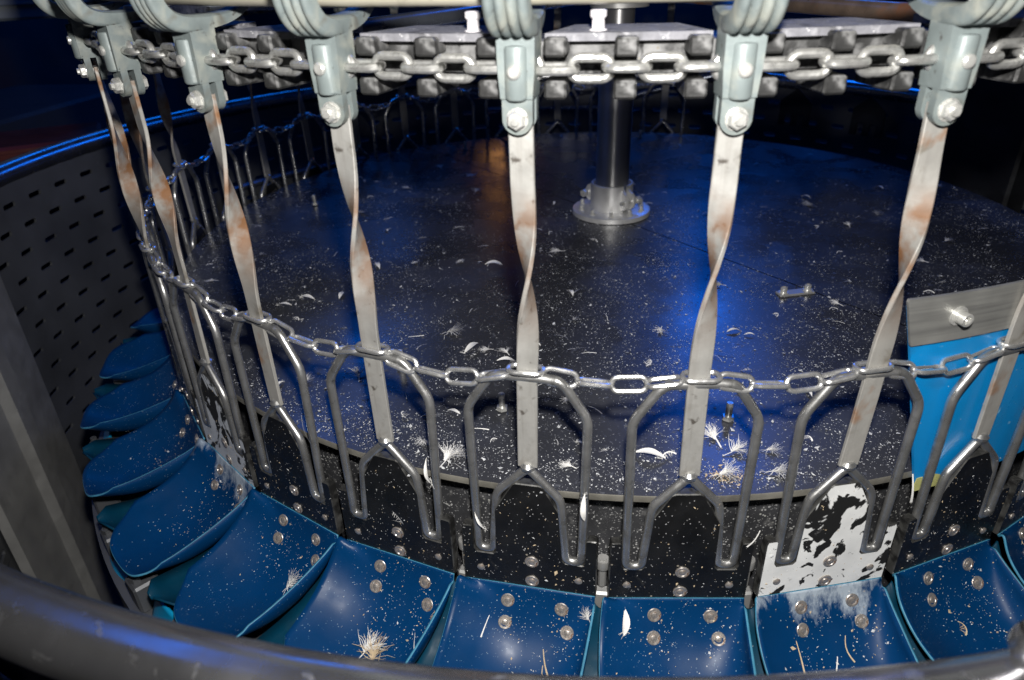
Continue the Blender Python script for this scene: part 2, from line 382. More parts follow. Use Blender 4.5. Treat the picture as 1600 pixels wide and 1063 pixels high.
# tub: perforated wall with real slots, rim tube
def build_tub():
    root = obj("perforated_tub", None, loc=(-0.11, 0, -1.2), label="round steel tub with slotted wall and thick tubular rim", cat="tub")
    Rw = 1.376
    mb = MB()
    da = 360 / 87
    rows = 11
    dz = 0.0605
    ztop = 0.105
    sl, sh = 0.0235, 0.0068
    n = 5
    def P(a, z, r=Rw): return cyl(a, r, z + 1.2)
    col_lo, col_hi = -36, -12     # columns that carry slots (left and far side): by angle below
    for j in range(87):
        a0 = -180 + j * da
        visible = True
        for i in range(rows):
            z1 = ztop - i * dz; z0 = z1 - dz
            off = 0.5 * da if i % 2 else 0.0
            A0, A1 = a0 + off, a0 + off + da
            am, zm = (A0 + A1) / 2, (z0 + z1) / 2
            # slot outline (stadium) inside the cell
            k = math.degrees(1 / Rw)
            ring = []
            for q in range(n + 1):
                t = -PI / 2 + PI * q / n
                ring.append((am + (sl - sh + sh * math.cos(t)) * k, zm + sh * math.sin(t)))
            for q in range(n + 1):
                t = PI / 2 + PI * q / n
                ring.append((am + (-sl + sh + sh * math.cos(t)) * k, zm + sh * math.sin(t)))
            cell = [(A0, z0), (am, z0), (A1, z0), (A1, zm), (A1, z1), (am, z1), (A0, z1), (A0, zm)]
            vi = [P(a, z) for a, z in cell] + [P(a, z) for a, z in ring] + [P(a, z, Rw + 0.006) for a, z in ring]
            R0 = 8; m = len(ring); R1 = 8 + m
            # ring idx: 0..n right cap bottom->top ; n+1..2n+1 left cap top->bottom
            h = n // 2
            f = [(1, 2, 3, R0 + h, *[R0 + h - x for x in range(1, h + 1)]),
                 (3, 4, 5, *[R0 + x for x in range(n, h - 1, -1)]),
                 (5, 6, 7, R0 + n + 1 + h, *[R0 + n + 1 + h - x for x in range(1, h + 1)]),
                 (7, 0, 1, *[R0 + n + 1 + x for x in range(n, h - 1, -1)]),
                 (1, R0, R0 + 2 * n + 1), (5, R0 + n + 1, R0 + n)]
            f += [(R0 + x, R0 + (x + 1) % m, R1 + (x + 1) % m, R1 + x) for x in range(m)]
            mb.add(vi, f)
    zlow = ztop - rows * dz
    mb.lathe([(Rw, zlow + 1.2), (Rw, 0.0)], 96, cap=False)
    mb.lathe([(Rw, ztop + 1.2), (Rw, 0.145 + 1.2)], 96, cap=False)
    obj("tub_wall", mb.mesh("tub_wall", MAT['tub'], angle=50), root)
    rb = MB(); rb.tube([cyl(a * 2, 1.400, 0.140 + 1.2) for a in range(180)], 0.0295, 20, closed=True)
    obj("rim", rb.mesh("rim", MAT['rim']), root)
    # weld upright on the rim, right front
    up = MB(); up.tube([cyl(16.9, 1.388, 0.155 + 1.2), cyl(17.3, 1.392, 0.40 + 1.2)], 0.011, 14)
    up.lathe([(0.0112, -0.012), (0.0145, -0.005), (0.0135, 0.004), (0.0112, 0.010)], 14, Matrix.Translation(cyl(16.9, 1.388, 0.178 + 1.2)), cap=False)
    obj("welded_upright", up.mesh("welded_upright", MAT['rim']), root, label="blurred steel upright welded on the near rim")
    # vertical folded steel cover on the wall
    cv = MB()
    plan = [(-76.6, 1.372), (-76.3, 1.355), (-70.0, 1.335), (-69.2, 1.317), (-67.0, 1.317), (-66.2, 1.335), (-60.0, 1.355), (-59.6, 1.372)]
    vs = [cyl(a, r, z) for z in (0.02, 1.30) for a, r in plan]
    m = len(plan)
    cv.add(vs, [(i, i + 1, i + 1 + m, i + m) for i in range(m - 1)] + [tuple(range(m, 2 * m))])
    obj("wall_cover", cv.mesh("wall_cover", MAT['stainless'], angle=20), root, label="folded stainless cover standing against the tub wall")
    gr = MB(); gr.tube([cyl(a, 1.35, -0.115 + 1.2) for a in range(-215, -115, 3)], 0.012, 10)
    obj("guide_ring", gr.mesh("guide_ring", MAT['bluepipe']), root)
    fb = MB(); fb.lathe([(1.376, 0.012), (0.5, 0.004)], 64, cap=False)
    obj("tub_floor", fb.mesh("tub_floor", MAT['tub']), root)
build_tub()

# ================================================================== CAROUSEL DECK
DECK_TILT = rad(0.25)
def deck_z(x, y):       # the half plate left of the seam sits a touch lower away from the seam
    a0 = math.atan2(-0.914, 0.85) + PI
    s = -math.sin(a0) * x + math.cos(a0) * y
    return -math.tan(DECK_TILT) * s if s > 0 else 0.0
def build_deck():
    root = obj("carousel_deck", None, loc=(0, 0, -0.3), label="round dark steel deck with a seam, strewn with feathers", cat="deck")
    sa = math.atan2(-0.914, 0.85)
    for side in (0, 1):
        mb = MB()
        c = (0.02, 0.03)
        n = 72
        pts = []
        a0 = sa + side * PI
        # half disc outline : seam chord then arc
        d = Vector((math.cos(a0), math.sin(a0))); nn = Vector((-d.y, d.x))
        off = 0.0012
        base = Vector(c) + nn * off
        # chord meets the circle R=1
        b = base.dot(d); q = base.dot(base) - 1
        t1 = -b + math.sqrt(b * b - q); t0 = -b - math.sqrt(b * b - q)
        p1 = base + d * t1; p0 = base + d * t0
        A1 = math.atan2(p1.y, p1.x); A0 = math.atan2(p0.y, p0.x)
        while A0 < A1: A0 += 2 * PI
        arc = [Vector((math.cos(A1 + (A0 - A1) * i / n), math.sin(A1 + (A0 - A1) * i / n))) for i in range(n + 1)]
        # fan of quads toward the chord for even shading
        m = 10
        top = []
        for i in range(n + 1):
            e = arc[i]
            s = i / n
            f = p1.lerp(p0, s)
            for j in range(m + 1):
                p = e.lerp(f, j / m)
                top.append((p.x, p.y, 0.3))
        W = m + 1
        fs = [(i * W + j, (i + 1) * W + j, (i + 1) * W + j + 1, i * W + j + 1) for i in range(n) for j in range(m)]
        mb.add(top, fs, 0)
        rim = [(v.x, v.y, 0.3) for v in arc] + [(v.x * 1.0008, v.y * 1.0008, 0.2985) for v in arc] + [(v.x * 1.0008, v.y * 1.0008, 0.2905) for v in arc] + [(v.x * .97, v.y * .97, 0.29) for v in arc]
        K = n + 1
        mb.add(rim, [(r * K + i, r * K + i + 1, (r + 1) * K + i + 1, (r + 1) * K + i) for r in range(3) for i in range(n)], 1)
        o = obj("half_plate", mb.mesh("half_plate", [MAT['deck'], MAT['deck_edge']], angle=30), root)
        # the two plates are not perfectly level with each other
        o.rotation_euler = (0.0, 0.0, 0)
        if side == 1:
            o.rotation_mode = 'AXIS_ANGLE'
            o.rotation_axis_angle = (-DECK_TILT, d.x, d.y, 0)
    dr = MB(); dr.lathe([(0.962, 0.289), (0.965, -0.1)], 120, cap=False)
    obj("drum", dr.mesh("drum", MAT['drum']), root)
    # hex studs standing on the deck near its front edge
    for (x, y, tilt) in ((-0.145, -0.832, 0.0), (0.180, -0.826, 0.1), (-0.33, -0.72, 0), (0.1, 0.9, 0), (-0.5, 0.72, 0), (-0.8, 0.1, 0), (0.36, 0.86, 0)):
        sb = MB()
        sb.lathe([(0.0085, 0.30), (0.0085, 0.306)], 6)
        sb.lathe([(0.005, 0.306), (0.005, 0.326), (0.0042, 0.328)], 12)
        obj("stud", sb.mesh("stud", MAT['bolt']), root, loc=(x, y, 0))
    # small joint bridge with two cap screws
    br = MB(); br.box(-0.036, 0.036, -0.011, 0.011, 0.300, 0.305, 0.0015)
    bo = obj("joint_bridge", br.mesh("joint_bridge", MAT['stainless']), root, loc=(0.362, -0.39, 0), rot=(0, 0, rad(18)))
    for x in (-0.025, 0.025):
        c = MB(); c.lathe([(0.0095, 0.305), (0.0095, 0.307), (0.0066, 0.307), (0.0066, 0.316), (0.004, 0.317), (0.0035, 0.313)], 14)
        obj("cap_screw", c.mesh("cap_screw", MAT['bolt']), bo, loc=(x, 0, 0))
build_deck()

# ================================================================== CENTRE POST
def build_post():
    x, y = 0.005, 0.078
    root = obj("centre_post", None, loc=(x, y, 0), label="polished steel centre post bolted to the deck by a round flange", cat="post")
    a = MB(); a.lathe([(0.0415, 0.012), (0.0415, 0.345), (0.046, 0.35), (0.046, 0.362), (0.036, 0.366), (0.036, 0.60)], 40)
    obj("shaft", a.mesh("shaft", MAT['post']), root)
    f = MB(); f.lathe([(0.044, 0.0145), (0.092, 0.0145), (0.098, 0.0125), (0.0985, 0.0015), (0.096, 0.0005)], 48, cap=False)
    fo = obj("flange", f.mesh("flange", MAT['bright']), root)
    for j in range(10):
        aa = rad(18 + 36 * j)
        b = MB(); b.lathe([(0.0075, 0.0145), (0.0075, 0.0165), (0.0048, 0.0165), (0.0048, 0.026), (0.0035, 0.0272)], 10)
        obj("flange_bolt", b.mesh("flange_bolt", MAT['bolt']), fo, loc=(0.079 * math.cos(aa), 0.079 * math.sin(aa), 0))
    c = MB()
    n = 36
    gap = 9
    prof = [(0.046, 0.0148), (0.053, 0.0148), (0.053, 0.078), (0.0515, 0.080), (0.047, 0.080), (0.046, 0.078)]
    c.lathe(prof + [prof[0]], 40, cap=False, a0=rad(48), a1=rad(48 + 345))
    co = obj("clamp_collar", c.mesh("clamp_collar", MAT['bright']), root)
    for (az, nm) in ((40, 'clamp_ear'), (232, 'clamp_ear')):
        for s in (-1, 1):
            e = MB()
            pts = [(0.05, 0.02)] + [(0.060 + 0.016 * math.cos(t), 0.044 + 0.022 * math.sin(t)) for t in [rad(-70 + 14 * i) for i in range(12)]] + [(0.05, 0.075)]
            e.prism(pts, -0.0035, 0.0035)
            obj(nm, e.mesh("clamp_ear", MAT['bright']), co, loc=(0, 0, 0), rot=(0, 0, rad(az - 90 + 9 * s)))
        b = MB(); b.tube([(0.067, -0.026, 0.044), (0.067, 0.026, 0.044)], 0.005, 10)
        b.lathe([(0.010, -0.034), (0.010, -0.024)], 6, Matrix.Translation((0.067, 0, 0.044)) @ Matrix.Rotation(rad(90), 4, 'X'))
        obj("clamp_bolt", b.mesh("clamp_bolt", MAT['bolt']), co, rot=(0, 0, rad(az - 90)))
build_post()

# ================================================================== POCKETS (plate + scoop)
R_PL = 1.012
def scoop_point(s, u):
    """s 0..1 along the slide, u -1..1 across; local x tangential, y inward, z up, origin at radius R_PL, z=-0.16"""
    cl = [(1.021, -0.158), (1.030, -0.186), (1.052, -0.218), (1.090, -0.242), (1.135, -0.250), (1.180, -0.243), (1.226, -0.224)]
    t = s * (len(cl) - 1)
    i = min(int(t), len(cl) - 2); f = t - i
    def cr(a, b, c, d, f): return 0.5 * (2 * b + (c - a) * f + (2 * a - 5 * b + 4 * c - d) * f * f + (3 * b - a - 3 * c + d) * f ** 3)
    g = lambda j: cl[max(0, min(len(cl) - 1, j))]
    r = cr(g(i - 1)[0], g(i)[0], g(i + 1)[0], g(i + 2)[0], f)
    z = cr(g(i - 1)[1], g(i)[1], g(i + 1)[1], g(i + 2)[1], f)
    au = abs(u)
    X = 0.0885 + (0.005 * s - 0.024 * s * s if u > 0 else 0.052 * s * (1 - 0.72 * s))
    rise = min(1.0, s * 4.5); rise = rise * rise * (3 - 2 * rise)
    if u > 0:           # tall flank on the right hand side
        st = s * s * (3 - 2 * s); H = max(0.004, (-0.160 - 0.056 * st) - z) * rise
        ph = au * PI / 2
        e = 1.0 - 0.42 * rise * (1 - s ** 4)
        xx = X * ((1 - rise) * au + rise * math.sin(ph) ** e)
        h = H * (1 - max(0.0, math.cos(ph)) ** e)
    else:               # low flank on the left
        H = 0.044 * rise * (1 - 0.7 * s ** 3)
        xx = X * au
        h = H * au ** 2.0
    dish = 0.008 * s * (1 - min(1, au / 0.7) ** 2)
    return Vector((math.copysign(xx, u), -(r - R_PL) + 0.15 * h * s, z - dish + h))

def scoop_mesh(mat, seed):
    rnd = random.Random(seed)
    ns, nu = 28, 30
    mb = MB()
    vs = []
    j1, j2 = rnd.uniform(-.012, .012), rnd.uniform(-.01, .01)
    for i in range(ns + 1):
        for j in range(nu + 1):
            u = -1 + 2 * j / nu
            smax = 1.0 - (0.15 * u ** 2.6 if u > 0 else 0.24 * abs(u) ** 2.6)
            s = smax * i / ns
            p = scoop_point(s, u)
            p.z += j1 * s * s * u + j2 * s * s
            vs.append(p)
    W = nu + 1
    mb.add(vs, [(i * W + j, i * W + j + 1, (i + 1) * W + j + 1, (i + 1) * W + j) for i in range(ns) for j in range(nu)])
    me = mb.mesh("scoop", [mat, MAT['blueedge']])
    return me

def plate_poly():
    right = [(0.0895, -0.158), (0.0895, -0.066), (0.0880, -0.062), (0.0775, -0.062), (0.076, -0.064), (0.0755, -0.100), (0.0715, -0.1065), (0.0485, -0.1065), (0.0445, -0.102), (0.0435, -0.030), (0.041, -0.024), (0.019, 0.016), (0.015, 0.018)]
    left = [(-x, z) for x, z in right[::-1]]
    return right + left
def plate_mesh(mat):
    mb = MB()
    poly = plate_poly()
    inn = [(x * 0.985, z + (-0.0012 if z > -0.15 else 0.0008)) for x, z in poly]
    mb.prism(poly, -0.0078, 0.003, side_mi=1)
    n = len(poly)      # chamfer and front face
    mb.add([(x, -0.0078, z) for x, z in poly] + [(x, -0.009, z) for x, z in inn], [(i, (i + 1) % n, n + (i + 1) % n, n + i) for i in range(n)], 1)
    mb.add([(x, -0.009, z) for x, z in inn], [tuple(range(n))], 0)
    me = mb.mesh("back_plate", [mat, MAT['plate_edge']], smooth=False)
    return me
def rivet_mesh():
    mb = MB(); mb.lathe([(0.0094, 0.0), (0.0094, 0.0012), (0.0086, 0.0019), (0.0064, 0.0017), (0.0058, 0.0007), (0.0046, 0.0007), (0.0040, 0.0022), (0.0018, 0.0028), (0.0, 0.0028)], 16, cap=False)
    return mb.mesh("rivet", MAT['rivet'])
def small_rivet_mesh():
    mb = MB(); mb.lathe([(0.0052, 0.0), (0.0052, 0.0012), (0.003, 0.0026), (0.0, 0.0028)], 12, cap=False)
    return mb.mesh("small_rivet", MAT['rivet'])
RIV, SRIV = rivet_mesh(), small_rivet_mesh()
PM = {m: plate_mesh(MAT[m]) for m in ('black', 'worn', 'worn2')}
SM = [scoop_mesh(MAT['blue'], i) for i in range(3)]
SMS = scoop_mesh(MAT['bluesmear'], 9)
lip = MB()
vs = []
for i in range(13):
    t = -1 + 2 * i / 12
    aa = t * 3.7
    for j in range(7):
        q = j / 6
        r = 1.206 + 0.026 * q ** 1.5 - 0.010 * t * t
        z = -0.272 - 0.012 * t * t - 0.065 * q
        p = cyl(aa, r, z)
        vs.append((p.x, p.y + R_PL, p.z))
lip.add(vs, [(i * 7 + j, (i + 1) * 7 + j, (i + 1) * 7 + j + 1, i * 7 + j + 1) for i in range(12) for j in range(6)])
fp = MB()
vs = []
prof = [(1.026, -0.178), (1.036, -0.212), (1.056, -0.242), (1.090, -0.262), (1.130, -0.268), (1.170, -0.262), (1.205, -0.246), (1.222, -0.236)]
for i, (r, z) in enumerate(prof):
    w = [0.5, 1.1, 1.8, 2.3, 2.6, 2.5, 1.9, 0.4][i]
    for j in range(7):
        t = -1 + j / 3
        p = cyl(t * w, r, z + 0.010 * t * t)
        vs.append((p.x, p.y + R_PL, p.z))
fp.add(vs, [(i * 7 + j, i * 7 + j + 1, (i + 1) * 7 + j + 1, (i + 1) * 7 + j) for i in range(7) for j in range(6)])
FLAP = fp.mesh("under_flap", MAT['teal'])
LIP = lip.mesh("cyan_lip", MAT['cyan'])
hg = MB()
hg.tube([(0.0, 0.012, -0.16), (0.0, 0.012, -0.112)], 0.0055, 10)
hg.lathe([(0.009, -0.128), (0.0095, -0.126), (0.0095, -0.116), (0.009, -0.114)], 12, Matrix.Translation((0, 0.012, 0)))
hg.box(-0.012, 0.012, 0.004, 0.02, -0.235, -0.17, 0.003)
HINGE = hg.mesh("hinge_pin", MAT['stainless'])
rl = MB(); rl.lathe([(0.013, -0.30), (0.016, -0.297), (0.016, -0.245), (0.012, -0.242)], 14, Matrix.Translation((0, -0.01, 0)))
rl.lathe([(0.0165, -0.28), (0.0175, -0.279), (0.0175, -0.272), (0.0165, -0.271)], 14, Matrix.Translation((0, -0.01, 0)))
ROLL = rl.mesh("roller", MAT['dark'])

POCKET_LABEL = {
    -6: "barely visible far left blue scoop pocket beyond the wire forks", -5: "small far blue scoop pocket beside the slotted tub wall, highest on the left",
    -4: "blue scoop pocket on the left, second highest along the tub wall", -3: "glossy blue scoop pocket on the left with a bright highlight, above the white smeared one",
    -2: "blue scoop pocket on the left whose plate and sheet are smeared white", -1: "blue scoop pocket at lower left, just right of the white smeared one",
    0: "wide blue scoop pocket at bottom holding a clump of straw-like feathers", 1: "blue scoop pocket at the bottom below the shackle bar left of the centre post",
    2: "blue scoop pocket at the bottom below the shackle bar right of the centre post", 3: "pocket with peeling white paint on its black plate, lower right",
    4: "blue scoop pocket right of the peeling white plate, under the bright blue panel", 5: "blue scoop pocket cut by the right edge of the photo", 6: "pocket hidden beyond the right edge of the photo",
}
for k in range(-9, 7):
    a = ang(k)
    root = obj("carousel_pocket", None, loc=cyl(a, R_PL, 0), rot=(0, 0, rad(a)), cat="pocket", group="pockets around the carousel deck",
               label=POCKET_LABEL.get(k, "pocket on the far side, mostly hidden behind the deck edge"))
    pm = {3: 'worn', -2: 'worn2'}.get(k, 'black')
    pl = obj("back_plate", PM[pm], root)
    if pm == 'worn': pl["label"] = "black plate with peeling white paint"
    if pm == 'worn2': pl["label"] = "black plate half covered in white smears"
    sc = obj("scoop", SMS if k in (3, -2) else SM[k % 3], root)
    md = sc.modifiers.new("thickness", 'SOLIDIFY'); md.thickness = 0.0030; md.offset = 0; md.material_offset_rim = 1
    if -8 <= k <= 6:
        for (x, z) in ((0.004, -0.111), (0.004, -0.146)):
            obj("rivet", RIV, root, loc=(x, -0.009, z), rot=(rad(90), 0, 0))
        for x in (-0.066, 0.066):
            obj("rivet", SRIV, root, loc=(x, -0.009, -0.134), rot=(rad(90), 0, 0))
        for (s, u) in ((0.15, -0.30), (0.15, 0.30), (0.285, -0.30), (0.285, 0.30)):
            p = scoop_point(s, u)
            ds = scoop_point(s + .02, u) - scoop_point(s - .02, u); du = scoop_point(s, u + .02) - scoop_point(s, u - .02)
            nr = du.cross(ds).normalized()
            if nr.z < 0: nr = -nr
            o = obj("rivet", RIV, sc, loc=p + nr * 0.0016)
            o.rotation_euler = nr.to_track_quat('Z', 'Y').to_euler()
    g = math.sin(rad(PITCH / 2))
    off = (R_PL * math.sin(rad(PITCH / 2)), R_PL * (1 - math.cos(rad(PITCH / 2))), 0)
    lo = obj("lower_lip", LIP, root, loc=off, rot=(0, 0, rad(PITCH / 2)))
    md = lo.modifiers.new("thickness", 'SOLIDIFY'); md.thickness = 0.004
    uf = obj("under_flap", FLAP, root, loc=off, rot=(0, 0, rad(PITCH / 2)))
    md = uf.modifiers.new("thickness", 'SOLIDIFY'); md.thickness = 0.003
    obj("hinge_pin", HINGE, root, loc=off, rot=(0, 0, rad(PITCH / 2)))
    obj("roller", ROLL, root, loc=(off[0], off[1], 0), rot=(0, 0, rad(PITCH / 2)))

# track under the scoops
tr = obj("roller_track", None, loc=(0, 0, -0.36), label="grey steel track ring with bolts under the blue scoops", cat="track")
tb = MB(); tb.lathe([(1.06, 0.0), (1.06, 0.03), (1.235, 0.03), (1.235, -0.05), (1.225, -0.05), (1.225, 0.0)], 100, cap=False, a0=rad(-120), a1=rad(60))
obj("track_ring", tb.mesh("track_ring", MAT['tub'], angle=20), tr)
for j in range(22):
    a = -100 + j * 7
    b = MB(); b.box(-0.022, 0.022, -0.012, 0.03, 0.03, 0.085, 0.004); b.lathe([(0.010, 0.085), (0.010, 0.095)], 6); b.lathe([(0.006, 0.095), (0.006, 0.105)], 10)
    obj("track_bracket", b.mesh("track_bracket", MAT['tub']) if j == 0 else bm_track, tr, loc=cyl(a, 1.213, 0), rot=(0, 0, rad(a)))
    if j == 0: bm_track = bpy.data.objects["track_bracket"].data

# ================================================================== SHACKLES
R_S = 1.0145
Z0 = -0.10
def bar_mesh(mat, seed):
    rnd = random.Random(seed)
    mb = MB()
    n = 60
    z0, z1 = 0.043, 0.462
    zc = 0.30 + rnd.uniform(-.025, .02); half = rnd.uniform(0.085, 0.118); bx, by = rnd.uniform(-.004, .004), rnd.uniform(-.004, .003); tw0 = rnd.uniform(-.12, .12)
    wd, th, be = 0.0122, 0.0026, 0.0009
    vs = []
    sec = [(-wd + be, -th), (wd - be, -th), (wd, -th + be), (wd, th - be), (wd - be, th), (-wd + be, th), (-wd, th - be), (-wd, -th + be)]
    for i in range(n + 1):
        z = z0 + (z1 - z0) * i / n
        t = min(1, max(0, (z - (zc - half)) / (2 * half)))
        th_ = PI * (t * t * (3 - 2 * t)) + tw0 * math.sin(PI * i / n) + rnd.uniform(-.006, .006)
        bow = 0.004 * math.sin(PI * t)
        c, s = math.cos(th_), math.sin(th_)
        for x, y in sec: vs.append((x * c - y * s + bow * .5 + bx * math.sin(PI * i / n), x * s + y * c + by * math.sin(PI * i / n), z - Z0))
    mb.add(vs, [(i * 8 + j, i * 8 + (j + 1) % 8, (i + 1) * 8 + (j + 1) % 8, (i + 1) * 8 + j) for i in range(n) for j in range(8)] + [tuple(range(8))[::-1], tuple(range(n * 8, n * 8 + 8))])
    return mb.mesh("flat_bar", mat, angle=40)
def wire_mesh():
    half = [(0, 0, 0.040), (0.041, -0.001, -0.004), (0.0475, -0.002, -0.085), (0.0485, -0.002, -0.1025), (0.0685, -0.002, -0.1025), (0.0690, -0.001, -0.085), (0.0720, 0, 0.122), (0.040, 0, 0.170)]
    left = [(-x, y, z) for x, y, z in half[::-1][:-1]]
    pts = [(x, y, z - Z0) for x, y, z in half + left]
    rs = [0.009, 0.010, 0.01, 0.0095, 0.0095, 0.01, 0.012, 0.012] + [0.012, 0.012, 0.01, 0.0095, 0.0095, 0.01, 0.010]
    path = fillet(pts, rs, 5, closed=True)
    mb = MB(); mb.tube(path, 0.0058, 12, closed=True)
    mb.lathe([(0.0, -0.006), (0.009, -0.003), (0.010, 0.002), (0.006, 0.006), (0, 0.007)], 10, Matrix.Translation((0, 0.0, 0.042 - Z0)), cap=False)   # weld beads
    mb.lathe([(0.0, -0.004), (0.0085, -0.002), (0.009, 0.002), (0.0, 0.005)], 10, Matrix.Translation((0.0, 0.004, 0.170 - Z0)), cap=False)
    return mb.mesh("wire_loop", MAT['wire'])

def bracket_meshes():
    """cast trolley bracket; local coords as the shackle (origin on R_S, z from Z0)"""
    zz = lambda z: z - Z0
    mb = MB()
    # clevis: front and rear ear + body, outline in (x,z)
    ear = [(-0.0145, zz(0.485))] + [(0.0145 * math.sin(t), zz(0.457) - 0.0145 * math.cos(t)) for t in [rad(-80 + 16 * i) for i in range(11)]] + [(0.0145, zz(0.485))]
    mb.prism(ear, -0.0125, -0.0040)
    mb.prism(ear, 0.0040, 0.0125)
    body = [(-0.0150, zz(0.4752)), (0.0150, zz(0.4752)), (0.0170, zz(0.500)), (0.0175, zz(0.530)), (-0.0175, zz(0.530)), (-0.0170, zz(0.500))]
    mb.prism(body, -0.0150, 0.0150)
    # raised round boss on the front (radially outward), rounded bottom
    n = 10
    for z0, z1, r in ((0.4765, 0.518, 0.0105),):
        vs = []
        for (z, sc) in ((z0 - 0.003, 0.0), (z0 - 0.002, 0.86), (z0, 1.0), (z1, 1.0), (z1 + 0.002, 0.9), (z1 + .003, 0)):
            for j in range(n + 1):
                t = PI * j / n
                vs.append((r * sc * math.cos(t), -0.0135 - 0.0085 * sc * math.sin(t), zz(z)))
        W = n + 1
        mb.add(vs, [(i * W + j, i * W + j + 1, (i + 1) * W + j + 1, (i + 1) * W + j) for i in range(5) for j in range(n)])
    body_me = mb.mesh("trolley_bracket", MAT['zinc'], angle=32)
    # C arm: profile path in (y, z) swept with a ribbed section
    path = [(0.090, 0.562), (0.068, 0.549), (0.044, 0.5395), (0.02, 0.5365), (-0.006, 0.5365), (-0.024, 0.5395), (-0.036, 0.548), (-0.0425, 0.562), (-0.044, 0.585), (-0.044, 0.66), (-0.042, 0.74)]
    P = [Vector((0, y, zz(z))) for y, z in path]
    P = fillet(P, 0.012, 3)
    m = len(P)
    c = MB()
    vs = []
    # section across x (width) ; ribs on the outer side
    wds = []
    nr = 4
    sec = []
    hw = 0.0195
    for i in range(41):
        t = -1 + 2 * i / 40
        x = hw * t
        o = 0.0075 + 0.0050 * abs(math.sin(PI * (t + 1) / 2 * nr)) ** 0.6
        sec.append((x, o))
    inner = [(hw, -0.004), (hw * 0.8, -0.0065), (-hw * 0.8, -0.0065), (-hw, -0.004)]
    sec = sec + inner
    K = len(sec)
    L = 0
    tot = sum((P[i + 1] - P[i]).length for i in range(m - 1))
    for i in range(m):
        a = P[max(0, i - 1)]; b = P[min(m - 1, i + 1)]
        T = (b - a).normalized()
        nrm = Vector((0, -T.z, T.y))     # outward (down / radially out)
        if i: L += (P[i] - P[i - 1]).length
        f = L / tot
        w = min(1.0, 0.42 + 0.58 * min(1, f / 0.33)) if f < 0.33 else 1.0
        tk = min(1, 0.25 + f * 3)
        rb = min(1, max(0, (f - 0.25) / 0.12))
        for x, o in sec:
            o2 = o if o < 0 else 0.0075 + (o - 0.0075) * rb
            q = P[i] - nrm * o2 * tk * -1
            vs.append((x * w, q.y, q.z))
    c.add(vs, [(i * K + j, i * K + (j + 1) % K, (i + 1) * K + (j + 1) % K, (i + 1) * K + j) for i in range(m - 1) for j in range(K)] + [tuple(range(K)), tuple(range((m - 1) * K, m * K))])
    arm_me = c.mesh("hook_arm", MAT['zinc'], angle=50)
    pin = MB(); RX = Matrix.Rotation(rad(90), 4, 'X')
    pin.lathe([(0.0062, 0.018), (0.0062, 0.0235), (0.0045, 0.0248), (0, 0.025)], 14, Matrix.Translation((0, 0, zz(0.499))) @ RX, cap=False)
    pin_me = pin.mesh("pin", MAT['bolt'])
    bt = MB()
    bt.lathe([(0.0105, 0.0125), (0.0105, 0.0138)], 16, Matrix.Translation((0, 0, zz(0.457))) @ RX)
    bt.lathe([(0.0092, 0.0138), (0.0092, 0.0195), (0.0075, 0.0212)], 6, Matrix.Translation((0, 0, zz(0.457))) @ RX)
    bt.lathe([(0.0045, 0.0212), (0.0042, 0.0245)], 10, Matrix.Translation((0, 0, zz(0.457))) @ RX)
    bt.lathe([(0.0092, -0.0195), (0.0092, -0.0125)], 6, Matrix.Translation((0, 0, zz(0.457))) @ RX)
    bt.lathe([(0.004, -0.013), (0.004, 0.013)], 8, Matrix.Translation((0, 0, zz(0.457))) @ RX)
    bt_me = bt.mesh("bolt", MAT['bolt'])
    return body_me, arm_me, pin_me, bt_me
BODY, ARM, PIN, BOLT = bracket_meshes()
WIRE = wire_mesh()
BARS = [bar_mesh(MAT['bar'], i) for i in range(5)]
BARR = [bar_mesh(MAT['barrust'], i + 20) for i in range(4)]
SHACKLE_LABEL = {
    -4: "shackle with a rusty bar half hidden behind the leftmost two shackles", -3: "leftmost steel shackle, its twisted bar against the dark wall and tub rim",
    -2: "second shackle from the left with a rust brown twisted bar", -1: "third shackle from the left with a rust stained twist over the deck edge",
    0: "fourth shackle from the left, its twisted bar over the left of the deck", 1: "shackle with twisted flat bar just left of the centre post",
    2: "shackle with twisted flat bar just right of the centre post", 3: "shackle with leaning twisted bar above the peeling white plate",
    4: "rightmost shackle, its bar crossing the bright blue panel", 5: "shackle at the right edge, mostly outside the photo", 6: "shackle beyond the right edge of the blue panel",
}
for k in ARC:
    a = ang(k)
    root = obj("shackle", None, loc=cyl(a, R_S, Z0), rot=(0, 0, rad(a)), cat="shackle",
               group="shackles hanging around the deck" if k in SHACKLE_LABEL else "dim far shackles",
               label=SHACKLE_LABEL.get(k) or "dim far side steel shackle, %s in the row behind the rusty ones" % ORD[-5 - k])
    rr = random.Random(k)
    tilt = 0
    root.rotation_euler = (0, 0, rad(a + rr.uniform(-2.0, 2.0)))
    obj("flat_bar", (BARR[k % 4] if k in (-5, -4, -3, -2, -1, 3, 4) else BARS[k % 5]), root)
    obj("wire_loop", WIRE, root)
    bd = obj("trolley_bracket", BODY, root)
    obj("hook_arm", ARM, bd)
    obj("pin", PIN, bd)
    obj("bolt", BOLT, bd)

